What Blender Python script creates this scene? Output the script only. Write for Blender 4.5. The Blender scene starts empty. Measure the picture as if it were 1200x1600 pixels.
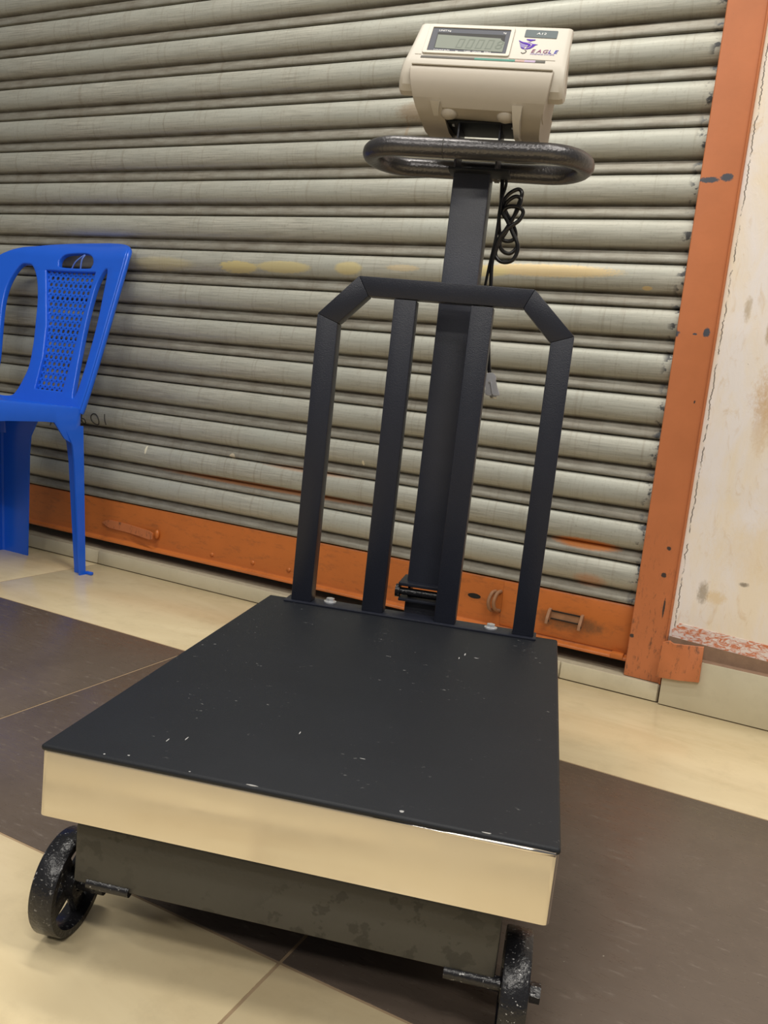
import bpy, bmesh, math, random
from mathutils import Vector, Matrix

random.seed(7)
C = bpy.context.scene.collection
sc = bpy.context.scene

# ------------------------------------------------------------------ camera
PAN, TILT, ROLL = -0.445533, 0.142925, 0.107968
CAM = Vector((0.0, -1.753404, 0.556105))
f_ = Vector((math.sin(PAN)*math.cos(TILT), math.cos(PAN)*math.cos(TILT), -math.sin(TILT)))
r_ = Vector((math.cos(PAN), -math.sin(PAN), 0))
u_ = r_.cross(f_)
cr, sr = math.cos(ROLL), math.sin(ROLL)
r2 = r_*cr + u_*sr
u2 = u_*cr - r_*sr
cd = bpy.data.cameras.new('camera')
cam = bpy.data.objects.new('camera', cd)
C.objects.link(cam)
M = Matrix((r2, u2, -f_)).transposed().to_4x4()
M.translation = CAM
cam.matrix_world = M
cd.sensor_fit = 'HORIZONTAL'
cd.sensor_width = 36
cd.lens = 1301.78/1200*36
cd.clip_start = 0.02
sc.camera = cam

# ------------------------------------------------------------------ world + lamps + exposure
w = bpy.data.worlds.new('world')
sc.world = w
w.use_nodes = True
w.node_tree.nodes['Background'].inputs[0].default_value = (0.96, 0.97, 1.0, 1)
w.node_tree.nodes['Background'].inputs[1].default_value = 0.13


def area(name, loc, sx, sy, power, col, rot=(0, 0, 0)):
    l = bpy.data.lights.new(name, 'AREA')
    l.shape = 'RECTANGLE'
    l.size, l.size_y, l.energy, l.color = sx, sy, power, col
    o = bpy.data.objects.new(name, l)
    o.location, o.rotation_euler = loc, rot
    C.objects.link(o)


for tx, ty, tp in ((-0.9, -0.75, 22), (0.6, -1.3, 22), (0.9, -2.6, 30), (-1.7, -2.7, 16), (-0.4, -3.9, 38)):
    area('ceiling_tube_light', (tx, ty, 2.70), 1.25, 0.08, tp, (1.0, 0.95, 0.86))
sc.view_settings.view_transform = 'Standard'
sc.view_settings.look = 'None'
sc.view_settings.gamma = 1
sc.view_settings.use_curve_mapping = False
sc.view_settings.exposure = 0.24

# ------------------------------------------------------------------ material helpers


class N:
    """tiny node-graph builder"""

    def __init__(s, name):
        s.m = bpy.data.materials.new(name)
        s.m.use_nodes = True
        s.t = s.m.node_tree
        s.b = s.t.nodes['Principled BSDF']

    def n(s, kind, **kw):
        x = s.t.nodes.new(kind)
        for k, v in kw.items():
            setattr(x, k, v)
        return x

    def put(s, sock, v):
        if isinstance(v, bpy.types.NodeSocket):
            s.t.links.new(v, sock)
        elif isinstance(v, (tuple, list)):
            sock.default_value = (*v, 1) if len(v) == 3 and sock.type == 'RGBA' else v
        else:
            sock.default_value = v

    def math(s, op, a, b=0.0, c=None):
        x = s.n('ShaderNodeMath', operation=op)
        s.put(x.inputs[0], a)
        s.put(x.inputs[1], b)
        if c is not None:
            s.put(x.inputs[2], c)
        return x.outputs[0]

    def mix(s, f, a, b):
        x = s.n('ShaderNodeMix', data_type='RGBA')
        s.put(x.inputs['Factor'], f)
        s.put(x.inputs['A'], a) if False else s.put(x.inputs[6], a)
        s.put(x.inputs[7], b)
        return x.outputs[2]

    def ramp(s, v, lo, hi, a=0.0, b=1.0):
        x = s.n('ShaderNodeMapRange')
        x.clamp = True
        s.put(x.inputs[0], v)
        for i, q in enumerate((lo, hi, a, b)):
            s.put(x.inputs[i+1], q)
        return x.outputs[0]

    def pos(s):
        return s.n('ShaderNodeNewGeometry').outputs['Position']

    def obj(s):
        return s.n('ShaderNodeTexCoord').outputs['Object']

    def scaled(s, v, sx, sy, sz, off=None):
        x = s.n('ShaderNodeMapping')
        s.put(x.inputs['Vector'], v)
        x.inputs['Scale'].default_value = (sx, sy, sz)
        if off is not None:
            s.put(x.inputs['Location'], off)
        return x.outputs[0]

    def noise(s, v, scale, detail=4, rough=0.6, dist=0.0):
        x = s.n('ShaderNodeTexNoise')
        s.put(x.inputs['Vector'], v)
        x.inputs['Scale'].default_value = scale
        x.inputs['Detail'].default_value = detail
        x.inputs['Roughness'].default_value = rough
        x.inputs['Distortion'].default_value = dist
        return x.outputs['Fac']

    def vor(s, v, scale):
        x = s.n('ShaderNodeTexVoronoi')
        s.put(x.inputs['Vector'], v)
        x.inputs['Scale'].default_value = scale
        return x.outputs['Distance']

    def bump(s, h, strength=0.2, dist=0.001):
        x = s.n('ShaderNodeBump')
        s.put(x.inputs['Height'], h)
        x.inputs['Strength'].default_value = strength
        x.inputs['Distance'].default_value = dist
        s.t.links.new(x.outputs[0], s.b.inputs['Normal'])

    def sep(s, v):
        x = s.n('ShaderNodeSeparateXYZ')
        s.put(x.inputs[0], v)
        return x.outputs

    def set(s, col=None, rough=None, metal=None, **kw):
        if col is not None:
            s.put(s.b.inputs['Base Color'], col)
        if rough is not None:
            s.put(s.b.inputs['Roughness'], rough)
        if metal is not None:
            s.put(s.b.inputs['Metallic'], metal)
        for k, v in kw.items():
            s.put(s.b.inputs[k.replace('_', ' ')], v)
        return s.m

    def blob(s, xs, zs, cx, cz, rx, rz, nz, k=0.8, soft=0.25):
        """soft-edged irregular patch centred on (cx, cz): 1 inside, 0 outside"""
        a = s.math('POWER', s.math('ABSOLUTE', s.math('DIVIDE', s.math('SUBTRACT', xs, cx), rx)), 2)
        b = s.math('POWER', s.math('ABSOLUTE', s.math('DIVIDE', s.math('SUBTRACT', zs, cz), rz)), 2)
        d = s.math('ADD', s.math('ADD', a, b), s.math('MULTIPLY', s.math('SUBTRACT', nz, 0.5), k*2))
        return s.ramp(d, 1.0-soft, 1.0+soft, 1.0, 0.0)


def plain(name, col, rough=0.5, metal=0.0, var=0.12, bump=0.0, scale=60, **kw):
    g = N(name)
    nz = g.noise(g.obj(), scale)
    c = g.mix(nz, tuple(max(0, x*(1-var)) for x in col), tuple(min(1, x*(1+var)) for x in col))
    if bump:
        g.bump(g.noise(g.obj(), scale*14, 2), bump, 0.0006)
    return g.set(c, rough, metal, **kw)


# --- shutter steel with paint smears, rust and rubbed ends
def make_shutter_mat():
    g = N('galvanised_slat')
    P = g.pos()
    X, Y, Z = g.sep(P)
    big = g.noise(g.scaled(P, 1.2, 1, 3.5), 3.0, 5)
    streak = g.noise(g.scaled(P, 3, 3, 90), 4.0, 5, 0.65)
    drip = g.noise(g.scaled(P, 45, 3, 2.2), 2.0, 4, 0.6)
    fine = g.noise(P, 160, 4)
    c = g.mix(g.ramp(streak, 0.3, 0.7), (0.30, 0.295, 0.25), (0.55, 0.54, 0.47))
    c = g.mix(g.ramp(big, 0.35, 0.7), c, (0.44, 0.45, 0.40))
    c = g.mix(g.ramp(drip, 0.56, 0.72, 0, 0.45), c, (0.27, 0.235, 0.18))
    c = g.mix(g.ramp(fine, 0.56, 0.75, 0, 0.35), c, (0.22, 0.20, 0.16))
    # dirt plus painted shade darkening the folds: height within a slat
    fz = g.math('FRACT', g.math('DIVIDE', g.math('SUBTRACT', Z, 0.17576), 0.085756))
    fold_grime_shade = g.math('MULTIPLY', g.math('MULTIPLY', g.ramp(fz, 0.40, 0.32), g.ramp(fz, 0.16, 0.28, 0.75, 1.0)), g.ramp(g.noise(g.scaled(P, 8, 1, 40), 2, 4), 0.3, 0.7, 0.45, 0.95))
    c = g.mix(fold_grime_shade, c, (0.13, 0.105, 0.075))
    n1 = g.noise(g.scaled(P, 14, 14, 40), 3.0, 5, 0.7)
    n2 = g.noise(g.scaled(P, 60, 20, 160), 3.0, 5, 0.7)
    ye, ta, orr = (0.66, 0.56, 0.27), (0.68, 0.52, 0.27), (0.62, 0.20, 0.03)
    for (cx, cz, rx, rz, nz, k, soft, col, amt) in (
            (-1.55, 0.823, 0.10, 0.016, n2, 1.0, 0.5, ye, 0.45),
            (-1.30, 0.822, 0.055, 0.014, n1, 1.3, 0.25, ye, 0.9),
            (-1.17, 0.826, 0.075, 0.014, n2, 0.6, 0.25, ye, 0.75),
            (-0.99, 0.829, 0.035, 0.015, n1, 0.5, 0.3, ye, 0.75),
            (-0.85, 0.834, 0.04, 0.007, n2, 1.4, 0.3, ta, 0.5),
            (-0.52, 0.840, 0.15, 0.013, n2, 1.1, 0.3, ta, 0.85),
            (-0.66, 0.834, 0.06, 0.012, n1, 0.5, 0.3, ye, 0.8),
            (-0.31, 0.813, 0.010, 0.004, n1, 0.4, 0.2, ta, 0.9),
            (-0.36, 0.286, 0.065, 0.011, n2, 0.6, 0.5, orr, 0.85),
            (-0.34, 0.212, 0.030, 0.013, n2, 0.9, 0.8, orr, 0.4),
            (-1.18, 0.2865, 0.30, 0.007, n2, 0.8, 0.6, (0.36, 0.14, 0.04), 0.8),
            (-1.05, 0.345, 0.12, 0.006, n2, 0.8, 0.6, (0.36, 0.14, 0.04), 0.5),
            (-1.5606, 0.3317, 0.0035, 0.011, n1, 0.3, 0.2, (0.85, 0.8, 0.62), 0.95),
            (-1.279, 0.352, 0.008, 0.007, n1, 0.6, 0.2, (0.62, 0.54, 0.4), 0.9),
            (-0.90, 0.385, 0.003, 0.006, n1, 0.3, 0.2, (0.85, 0.8, 0.62), 0.9),
            (-1.62, 0.55, 0.16, 0.11, n1, 1.2, 0.8, (0.17, 0.15, 0.12), 0.35),
            (-0.85, 1.17, 0.05, 0.02, n2, 1.2, 0.6, (0.30, 0.20, 0.11), 0.6),
            (-0.88, 1.10, 0.004, 0.06, n2, 0.8, 0.5, (0.26, 0.18, 0.11), 0.5)):
        c = g.mix(g.math('MULTIPLY', g.blob(X, Z, cx, cz, rx, rz, nz, k, soft), amt), c, col)
    rub = g.math('MULTIPLY', g.ramp(X, -0.262, -0.250), g.ramp(g.noise(g.scaled(P, 20, 1, 26), 2.0, 3), 0.52, 0.58))
    c = g.mix(rub, c, (0.075, 0.08, 0.085))
    g.bump(g.math('ADD', streak, g.math('MULTIPLY', fine, 0.6)), 0.25, 0.0008)
    return g.set(c, g.ramp(streak, 0.3, 0.7, 0.42, 0.62), 0.30)


def make_orange(name, base, jamb=False):
    g = N(name)
    P = g.pos()
    X, Y, Z = g.sep(P)
    c = g.mix(g.noise(g.scaled(P, 6, 6, 6), 2, 4), tuple(q*0.82 for q in base), tuple(min(1, q*1.12) for q in base))
    sp = g.noise(P, 55, 5, 0.75)
    c = g.mix(g.ramp(sp, 0.69, 0.74, 0, 0.8), c, (0.06, 0.04, 0.035))
    if jamb:
        lowd = g.math('MULTIPLY', g.ramp(Z, 0.38, 0.12), g.ramp(g.noise(g.scaled(P, 60, 60, 22), 1.5, 5, 0.75), 0.54, 0.68))
        c = g.mix(g.math('MULTIPLY', lowd, 0.8), c, (0.07, 0.045, 0.035))
        n1 = g.noise(g.scaled(P, 100, 100, 160), 1.5, 4, 0.8)
        for (cx, cz, rx, rz) in ((-0.222, 1.013, 0.018, 0.005), (-0.192, 1.017, 0.011, 0.007), (-0.184, 0.732, 0.006, 0.009),
                                 (-0.243, 0.728, 0.009, 0.008), (-0.205, 0.728, 0.004, 0.002), (-0.186, 0.60, 0.0015, 0.003), (-0.19, 0.31, 0.004, 0.004), (-0.192, 0.255, 0.005, 0.005), (-0.182, 0.19, 0.002, 0.02), (-0.235, 0.12, 0.004, 0.004)):
            c = g.mix(g.blob(X, Z, cx, cz, rx, rz, n1, 1.5, 0.25), c, (0.075, 0.08, 0.10) if cz > 0.7 else (0.06, 0.045, 0.04))
    else:
        n2 = g.noise(g.scaled(P, 12, 4, 40), 1.5, 5, 0.75)
        c = g.mix(g.ramp(n2, 0.52, 0.75, 0, 0.65), c, (0.17, 0.065, 0.025))
        c = g.mix(g.blob(X, Z, -0.37, 0.112, 0.07, 0.016, sp, 2.2, 0.9), c, (0.22, 0.085, 0.03))
    g.bump(g.noise(P, 90, 4), 0.2, 0.0008)
    return g.set(c, 0.42, 0.0)


def make_plaster():
    g = N('stained_plaster')
    P = g.pos()
    X, Y, Z = g.sep(P)
    a = g.noise(g.scaled(P, 9, 9, 3.2), 1.5, 5, 0.6, 0.6)
    b = g.noise(g.scaled(P, 22, 22, 8), 2.2, 6, 0.7, 1.0)
    c = g.mix(g.ramp(a, 0.38, 0.62), (0.86, 0.745, 0.59), (0.85, 0.79, 0.76))
    c = g.mix(g.ramp(b, 0.56, 0.72, 0, 0.5), c, (0.66, 0.47, 0.26))
    sp = g.noise(P, 120, 5, 0.8)
    c = g.mix(g.ramp(sp, 0.68, 0.73, 0, 0.8), c, (0.22, 0.15, 0.09))
    nz = g.noise(g.scaled(P, 70, 70, 40), 2.0, 6, 0.85)
    for (cx, cz, rx, rz, col, amt) in (
            (-0.02, 0.62, 0.055, 0.055, (0.60, 0.36, 0.14), 0.75), (-0.06, 0.58, 0.016, 0.06, (0.60, 0.38, 0.16), 0.5),
            (-0.115, 0.235, 0.009, 0.02, (0.25, 0.19, 0.11), 0.8), (-0.075, 0.83, 0.007, 0.018, (0.42, 0.27, 0.11), 0.8),
            (-0.075, 0.74, 0.006, 0.022, (0.38, 0.26, 0.11), 0.8), (-0.118, 0.78, 0.006, 0.02, (0.40, 0.29, 0.15), 0.7),
            (-0.09, 0.23, 0.016, 0.012, (0.72, 0.52, 0.25), 0.7), (-0.045, 0.265, 0.008, 0.004, (0.12, 0.09, 0.06), 0.9),
            (0.0, 0.33, 0.10, 0.05, (0.80, 0.64, 0.42), 0.5)):
        c = g.mix(g.math('MULTIPLY', g.blob(X, Z, cx, cz, rx, rz, nz, 2.2, 0.7), amt*0.8), c, col)
    # dark crack beside the steel jamb
    wob = g.math('MULTIPLY', g.math('SUBTRACT', g.noise(g.scaled(P, 1, 1, 30), 2.0, 5, 0.7), 0.5), 0.014)
    dx = g.math('ABSOLUTE', g.math('SUBTRACT', g.math('ADD', X, wob), -0.1565))
    cr_ = g.math('MULTIPLY', g.ramp(dx, 0.0003, 0.0014, 1, 0), g.ramp(g.noise(g.scaled(P, 1, 1, 18), 2, 4), 0.42, 0.52))
    c = g.mix(cr_, c, (0.08, 0.06, 0.04))
    g.bump(g.math('ADD', a, g.math('MULTIPLY', b, 0.7)), 0.35, 0.003)
    return g.set(c, 0.62)


def make_band():
    g = N('smeared_paint_band')
    P = g.pos()
    nz = g.noise(g.scaled(P, 30, 30, 75), 2.0, 6, 0.7, 1.2)
    return g.set(g.mix(g.ramp(nz, 0.44, 0.54), (0.62, 0.20, 0.09), (0.80, 0.70, 0.66)), 0.5)


def make_tile(name, a, b, rough, scuff=None, streaky=False):
    g = N(name)
    P = g.pos()
    oi = g.n('ShaderNodeObjectInfo')
    n1 = g.noise(g.scaled(P, 1.0, 3.2, 1) if streaky else P, 2.4 if streaky else 2.2, 5, 0.6, 0.8)
    c = g.mix(g.ramp(n1, 0.3, 0.7), a, b)
    n2 = g.noise(P, 18, 5, 0.7)
    c = g.mix(g.ramp(n2, 0.5, 0.8, 0, 0.35), c, tuple(q*0.72 for q in a))
    ro = rough
    if scuff:
        n3 = g.noise(g.scaled(P, 20, 75, 1), 1.6, 6, 0.75, 0.5)
        n4 = g.noise(P, 2.6, 3)
        m = g.math('MULTIPLY', g.ramp(n3, 0.58, 0.72), g.ramp(n4, 0.35, 0.65, 0.2, 0.8))
        c = g.mix(m, c, scuff)
        v = g.noise(P, 210, 2, 0.5)
        c = g.mix(g.ramp(v, 0.74, 0.78, 0, 0.7), c, (0.40, 0.36, 0.30))
        ro = g.ramp(n3, 0.4, 0.75, rough, rough+0.25)
    hs = g.n('ShaderNodeHueSaturation')
    g.put(hs.inputs['Color'], c)
    g.put(hs.inputs['Value'], g.ramp(oi.outputs['Random'], 0, 1, 0.95, 1.05))
    g.bump(n2, 0.05, 0.0005)
    return g.set(hs.outputs[0], ro)


def make_steel():
    g = N('brushed_stainless')
    P = g.obj()
    n = g.noise(g.scaled(P, 3, 3, 500), 2.0, 3)
    sm = g.noise(P, 9, 4)
    g.bump(g.noise(g.scaled(P, 1, 1, 2), 3.5, 2), 0.25, 0.004)
    return g.set(g.mix(sm, (0.66, 0.62, 0.56), (0.78, 0.745, 0.69)), g.ramp(sm, 0.35, 0.65, 0.10, 0.24), 1.0)


def make_coat(name, col, rough, grain=900, metal=0.0, specks=None, strength=0.35, sc_=150, lo=0.66, spec=0.5):
    g = N(name)
    P = g.obj()
    c = g.mix(g.noise(P, 14, 4), tuple(q*0.8 for q in col), tuple(q*1.2 for q in col))
    if specks:
        s1 = g.noise(g.scaled(P, 1, 1.6, 1), sc_, 3, 0.6)
        s2 = g.noise(P, 7, 2)
        c = g.mix(g.math('MULTIPLY', g.ramp(s1, lo, lo+0.05), g.ramp(s2, 0.40, 0.58)), c, specks)
    g.bump(g.noise(P, grain, 2), strength, 0.0006)
    return g.set(c, rough, metal, Specular_IOR_Level=spec)


MAT = dict(
    slat=make_shutter_mat(),
    orange=make_orange('orange_enamel_jamb', (0.56, 0.185, 0.07), True),
    orange_bar=make_orange('orange_enamel_bar', (0.52, 0.150, 0.030)),
    plaster=make_plaster(), band=make_band(),
    light_tile=make_tile('cream_floor_tile', (0.66, 0.53, 0.32), (0.77, 0.65, 0.42), 0.24, None, True),
    dark_tile=make_tile('brown_floor_tile', (0.100, 0.076, 0.060), (0.142, 0.110, 0.088), 0.27, (0.30, 0.25, 0.21)),
    kerb_tile=make_tile('kerb_tile', (0.52, 0.47, 0.34), (0.62, 0.57, 0.43), 0.35),
    grout=plain('grout', (0.36, 0.255, 0.155), 0.8),
    grout_light=plain('pale_grout', (0.42, 0.34, 0.22), 0.8),
    mortar=plain('dirty_mortar', (0.27, 0.17, 0.11), 0.85, var=0.3),
    concrete=plain('dusty_concrete', (0.40, 0.35, 0.25), 0.85, var=0.3),
    dark=plain('dark_void', (0.012, 0.010, 0.008), 0.9),
    steel=make_steel(),
    top=make_coat('black_textured_plate', (0.0115, 0.0135, 0.0180), 0.55, 700, 0, (0.16, 0.16, 0.16), 0.35, 120, 0.68, 0.30),
    coat=make_coat('black_powder_coat', (0.017, 0.0195, 0.031), 0.36, 800, 0, None, 0.5, 150, 0.66, 0.4),
    pole=make_coat('lit_powder_coat', (0.036, 0.040, 0.058), 0.38, 800, 0, None, 0.5),  # same powder coat as the rail, lightened to look lit
    handle=make_coat('grey_hammertone', (0.105, 0.102, 0.106), 0.30, 260, 0.7, None, 1.0),
    beam=make_coat('dusty_black_steel', (0.052, 0.051, 0.047), 0.42, 260, 0.2, (0.030, 0.030, 0.028), 0.35, 55, 0.55),
    iron=make_coat('glossy_black_cast_iron', (0.014, 0.014, 0.017), 0.28, 260, 0.1, (0.55, 0.55, 0.56), 0.9, 300, 0.63),
    chrome=plain('zinc_bolt', (0.80, 0.81, 0.83), 0.25, 0.6),
    chip=plain('pale_chip', (0.42, 0.42, 0.42), 0.5),
    rubber=plain('black_cable', (0.010, 0.010, 0.011), 0.28),
    grey=plain('grey_connector_hood', (0.40, 0.41, 0.45), 0.4),
    nickel=plain('nickel_plug', (0.6, 0.58, 0.52), 0.3, 1.0),
    cream=plain('cream_abs', (0.57, 0.53, 0.46), 0.45, var=0.03, bump=0.1),
    cream_shaded=plain('cream_abs_shaded', (0.42, 0.375, 0.31), 0.5, var=0.04, bump=0.1),  # same cream plastic, darkened as painted shade for the underside
    bezel=plain('grey_bezel', (0.10, 0.105, 0.128), 0.6, var=0.03, Specular_IOR_Level=0.2),
    lcd=plain('lcd_glass', (0.235, 0.26, 0.225), 0.6, var=0.02, Specular_IOR_Level=0.2),
    lcd_dark=plain('lcd_inner_edge', (0.07, 0.07, 0.07), 0.7, Specular_IOR_Level=0.1),
    seg=plain('lcd_segment', (0.18, 0.205, 0.175), 0.6, var=0.02, Specular_IOR_Level=0.2),
    badge=plain('grey_badge', (0.13, 0.158, 0.168), 0.6, var=0.03, Specular_IOR_Level=0.2),
    white=plain('white_print', (0.85, 0.85, 0.85), 0.5, var=0.02),
    purple=plain('purple_print', (0.10, 0.035, 0.42), 0.7, var=0.02, Specular_IOR_Level=0.2),
    lilac=plain('lilac_print', (0.36, 0.30, 0.62), 0.7, var=0.02, Specular_IOR_Level=0.2),
    maroon=plain('maroon_print', (0.27, 0.09, 0.20), 0.7, var=0.02, Specular_IOR_Level=0.2),
    navy=plain('blue_print', (0.06, 0.07, 0.50), 0.7, var=0.02, Specular_IOR_Level=0.2),
    teal=plain('teal_strip', (0.09, 0.27, 0.22), 0.6, Specular_IOR_Level=0.2),
    rose=plain('rose_strip', (0.34, 0.17, 0.13), 0.4),
    violet=plain('violet_strip', (0.30, 0.20, 0.36), 0.4),
    strip=plain('grey_strip', (0.12, 0.115, 0.105), 0.6, Specular_IOR_Level=0.2),
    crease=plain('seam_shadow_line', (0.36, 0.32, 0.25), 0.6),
    rust=plain('rusty_iron', (0.30, 0.15, 0.075), 0.7, var=0.4),
    marker=plain('black_marker_ink', (0.03, 0.03, 0.03), 0.6),
    blue=plain('blue_plastic', (0.012, 0.118, 0.72), 0.25, var=0.05, scale=20),
    tie=plain('pale_blue_strand', (0.10, 0.19, 0.60), 0.4),
)

# ------------------------------------------------------------------ mesh helpers


def link(name, me, m, parent=None, smooth=False, **props):
    o = bpy.data.objects.new(name, me)
    C.objects.link(o)
    if m is not None and not me.materials:
        me.materials.append(MAT[m])
    if parent is not None:
        o.parent = parent
    if smooth:
        for p in me.polygons:
            p.use_smooth = True
    for k, v in props.items():
        o[k] = v
    return o


def bm_obj(name, bm, m, parent=None, smooth=False, auto=None, **props):
    bmesh.ops.recalc_face_normals(bm, faces=bm.faces[:])
    me = bpy.data.meshes.new(name)
    bm.to_mesh(me)
    bm.free()
    o = link(name, me, m, parent, smooth or auto is not None, **props)
    if auto is not None:
        me.set_sharp_from_angle(angle=math.radians(auto))
    return o


def box(bm, a, b, bev=0.0, seg=2):
    vs = [bm.verts.new((x, y, z)) for x in (a[0], b[0]) for y in (a[1], b[1]) for z in (a[2], b[2])]
    fs = []
    for q in ((0, 1, 3, 2), (4, 6, 7, 5), (0, 4, 5, 1), (2, 3, 7, 6), (0, 2, 6, 4), (1, 5, 7, 3)):
        fs.append(bm.faces.new([vs[i] for i in q]))
    if bev:
        es = list({e for f in fs for e in f.edges})
        bmesh.ops.bevel(bm, geom=es, offset=bev, segments=seg, affect='EDGES', profile=0.5)


def part_box(name, a, b, m, parent=None, bev=0.0015, auto=40, **props):
    bm = bmesh.new()
    box(bm, a, b, bev)
    return bm_obj(name, bm, m, parent, auto=auto, **props)


def prism(bm, pts, axis, lo, hi, bev=0.0):
    """extrude a polygon; pts are the two other coordinates in cyclic order of axes"""
    def P(p, h):
        if axis == 'y':
            return (p[0], h, p[1])
        if axis == 'x':
            return (h, p[0], p[1])
        return (p[0], p[1], h)
    a = [bm.verts.new(P(p, lo)) for p in pts]
    b = [bm.verts.new(P(p, hi)) for p in pts]
    fs = [bm.faces.new(a), bm.faces.new(b[::-1])]
    n = len(pts)
    for i in range(n):
        fs.append(bm.faces.new((a[i], a[(i+1) % n], b[(i+1) % n], b[i])))
    if bev:
        es = list({e for f in fs for e in f.edges})
        bmesh.ops.bevel(bm, geom=es, offset=bev, segments=2, affect='EDGES', profile=0.5)


def part_prism(name, pts, axis, lo, hi, m, parent=None, bev=0.001, auto=40, **props):
    bm = bmesh.new()
    prism(bm, pts, axis, lo, hi, bev)
    return bm_obj(name, bm, m, parent, auto=auto, **props)


def catmull(pts, n=8, closed=False):
    P = [Vector(p) for p in pts]
    out = []
    L = len(P)
    for i in range(L if closed else L-1):
        if closed:
            a, b, c, d = P[(i-1) % L], P[i], P[(i+1) % L], P[(i+2) % L]
        else:
            a, b, c, d = P[max(i-1, 0)], P[i], P[i+1], P[min(i+2, L-1)]
        for k in range(n):
            t = k/n
            out.append(0.5*((2*b)+(c-a)*t+(2*a-5*b+4*c-d)*t*t+(3*b-3*c+d-a)*t**3))
    if not closed:
        out.append(P[-1])
    return out


def tube(bm, path, r, n=10, closed=False, up=Vector((0.13, 0.21, 0.97))):
    rings = []
    L = len(path)
    nrm = None
    for i, p in enumerate(path):
        p = Vector(p)
        if closed:
            d = Vector(path[(i+1) % L])-Vector(path[i-1])
        else:
            d = Vector(path[min(i+1, L-1)])-Vector(path[max(i-1, 0)])
        d.normalize()
        if nrm is None:
            nrm = d.cross(up).normalized()
        else:
            nrm = (nrm-d*nrm.dot(d)).normalized()
        bn = d.cross(nrm)
        rad = r[i] if isinstance(r, (list, tuple)) else r
        rings.append([bm.verts.new(p+nrm*(rad*math.cos(6.28318*k/n))+bn*(rad*math.sin(6.28318*k/n))) for k in range(n)])
    for i in range(L if closed else L-1):
        A, B = rings[i], rings[(i+1) % L]
        off = 0
        if closed and i == L-1:
            off = min(range(n), key=lambda s: (A[0].co-B[s].co).length)
        for k in range(n):
            bm.faces.new((A[k], A[(k+1) % n], B[(k+1+off) % n], B[(k+off) % n]))
    if not closed:
        bm.faces.new(rings[0][::-1])
        bm.faces.new(rings[-1])


def lathe_x(bm, prof, cx, cy, cz, n=32):
    """closed ring profile [(radius, x)] turned about the x axis"""
    rings = []
    for k in range(n):
        a = 6.28318530718*k/n
        rings.append([bm.verts.new((cx+x, cy+r*math.cos(a), cz+r*math.sin(a))) for r, x in prof])
    m = len(prof)
    for k in range(n):
        A, B = rings[k], rings[(k+1) % n]
        for i in range(m):
            bm.faces.new((A[i], A[(i+1) % m], B[(i+1) % m], B[i]))


def cyl(bm, a, b, r, n=20, r2=None):
    tube(bm, [a, b], [r, r if r2 is None else r2], n)


def text_mesh(body, size, shear=0.0, extrude=0.00015, sx=1.0, align='LEFT'):
    cu = bpy.data.curves.new('text', 'FONT')
    cu.body, cu.size, cu.shear, cu.extrude = body, size, shear, extrude
    cu.align_x = align
    cu.resolution_u = 3
    o = bpy.data.objects.new('text', cu)
    me = bpy.data.meshes.new_from_object(o)
    me.transform(Matrix.Diagonal((sx, 1, 1, 1)))
    bpy.data.objects.remove(o)
    return me


def shape2d(outline, holes, extrude, bevel=0.0, res=1):
    """filled outline with holes -> mesh in the XY plane"""
    cu = bpy.data.curves.new('shape', 'CURVE')
    cu.dimensions = '2D'
    cu.fill_mode = 'BOTH'
    cu.extrude = extrude
    cu.bevel_depth = bevel
    cu.bevel_resolution = res
    cu.offset = -bevel
    for pts in [outline]+list(holes):
        s = cu.splines.new('POLY')
        s.points.add(len(pts)-1)
        for q, p in zip(s.points, pts):
            q.co = (p[0], p[1], 0, 1)
        s.use_cyclic_u = True
    o = bpy.data.objects.new('shape', cu)
    me = bpy.data.meshes.new_from_object(o)
    bpy.data.objects.remove(o)
    return me


def empty(name, loc, rz=0.0, **props):
    o = bpy.data.objects.new(name, None)
    o.empty_display_size = 0.05
    o.location = loc
    o.rotation_euler = (0, 0, rz)
    C.objects.link(o)
    for k, v in props.items():
        o[k] = v
    return o


# ================================================================== SETTING
# ---- floor: grout bed and separate tiles
TS = 0.6545
floor = part_box('floor', (-5.5, -5.1, -0.06), (2.0, 0.3, -0.0008), 'grout', bev=0, auto=None, kind='structure')
GR = 0.0017
ys = [(-0.048, -0.4561), (-0.4561, -1.1118)] + [(-1.1118-TS*k, -1.1118-TS*(k+1)) for k in range(6)]
for ri, (y1, y0) in enumerate(ys):
    for k in range(-6, 5):
        x0 = -1.0188+0.653*k
        x1 = x0+0.653
        dark = ri in (1, 5)
        part_box('tile', (x0+GR, y0+GR, -0.012), (x1-GR, y1-GR, 0.0), 'dark_tile' if dark else 'light_tile', floor, bev=0.0006, auto=30)

# ---- right wall: plaster, smeared band, brown ledge, skirting tile
wall = part_box('wall_right', (-0.164, -0.035, 0.0), (2.0, 0.25, 3.0), 'plaster', bev=0, auto=None, kind='structure')
part_prism('paint_band', [(-0.160, 0.150), (-0.148, 0.166), (0.02, 0.158), (2.0, 0.15), (2.0, 0.118), (0.02, 0.1265), (-0.13, 0.134), (-0.158, 0.136)], 'y', -0.0362, -0.0345, 'band', wall, bev=0,
           label='red and white smeared paint band above the skirting')
part_prism('mortar_strip', [(-0.1625, 0.104), (2.0, 0.104), (2.0, 0.119), (0.02, 0.1275), (-0.13, 0.135), (-0.1625, 0.137)], 'y', -0.0385, -0.0345, 'mortar', wall, bev=0, label='brown mortar strip on top of the skirting')
bb = part_box('baseboard_right', (-0.1625, -0.0565, 0.0015), (2.0, -0.0352, 0.1045), 'mortar', bev=0.001, kind='structure')
x = -0.1620
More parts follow.
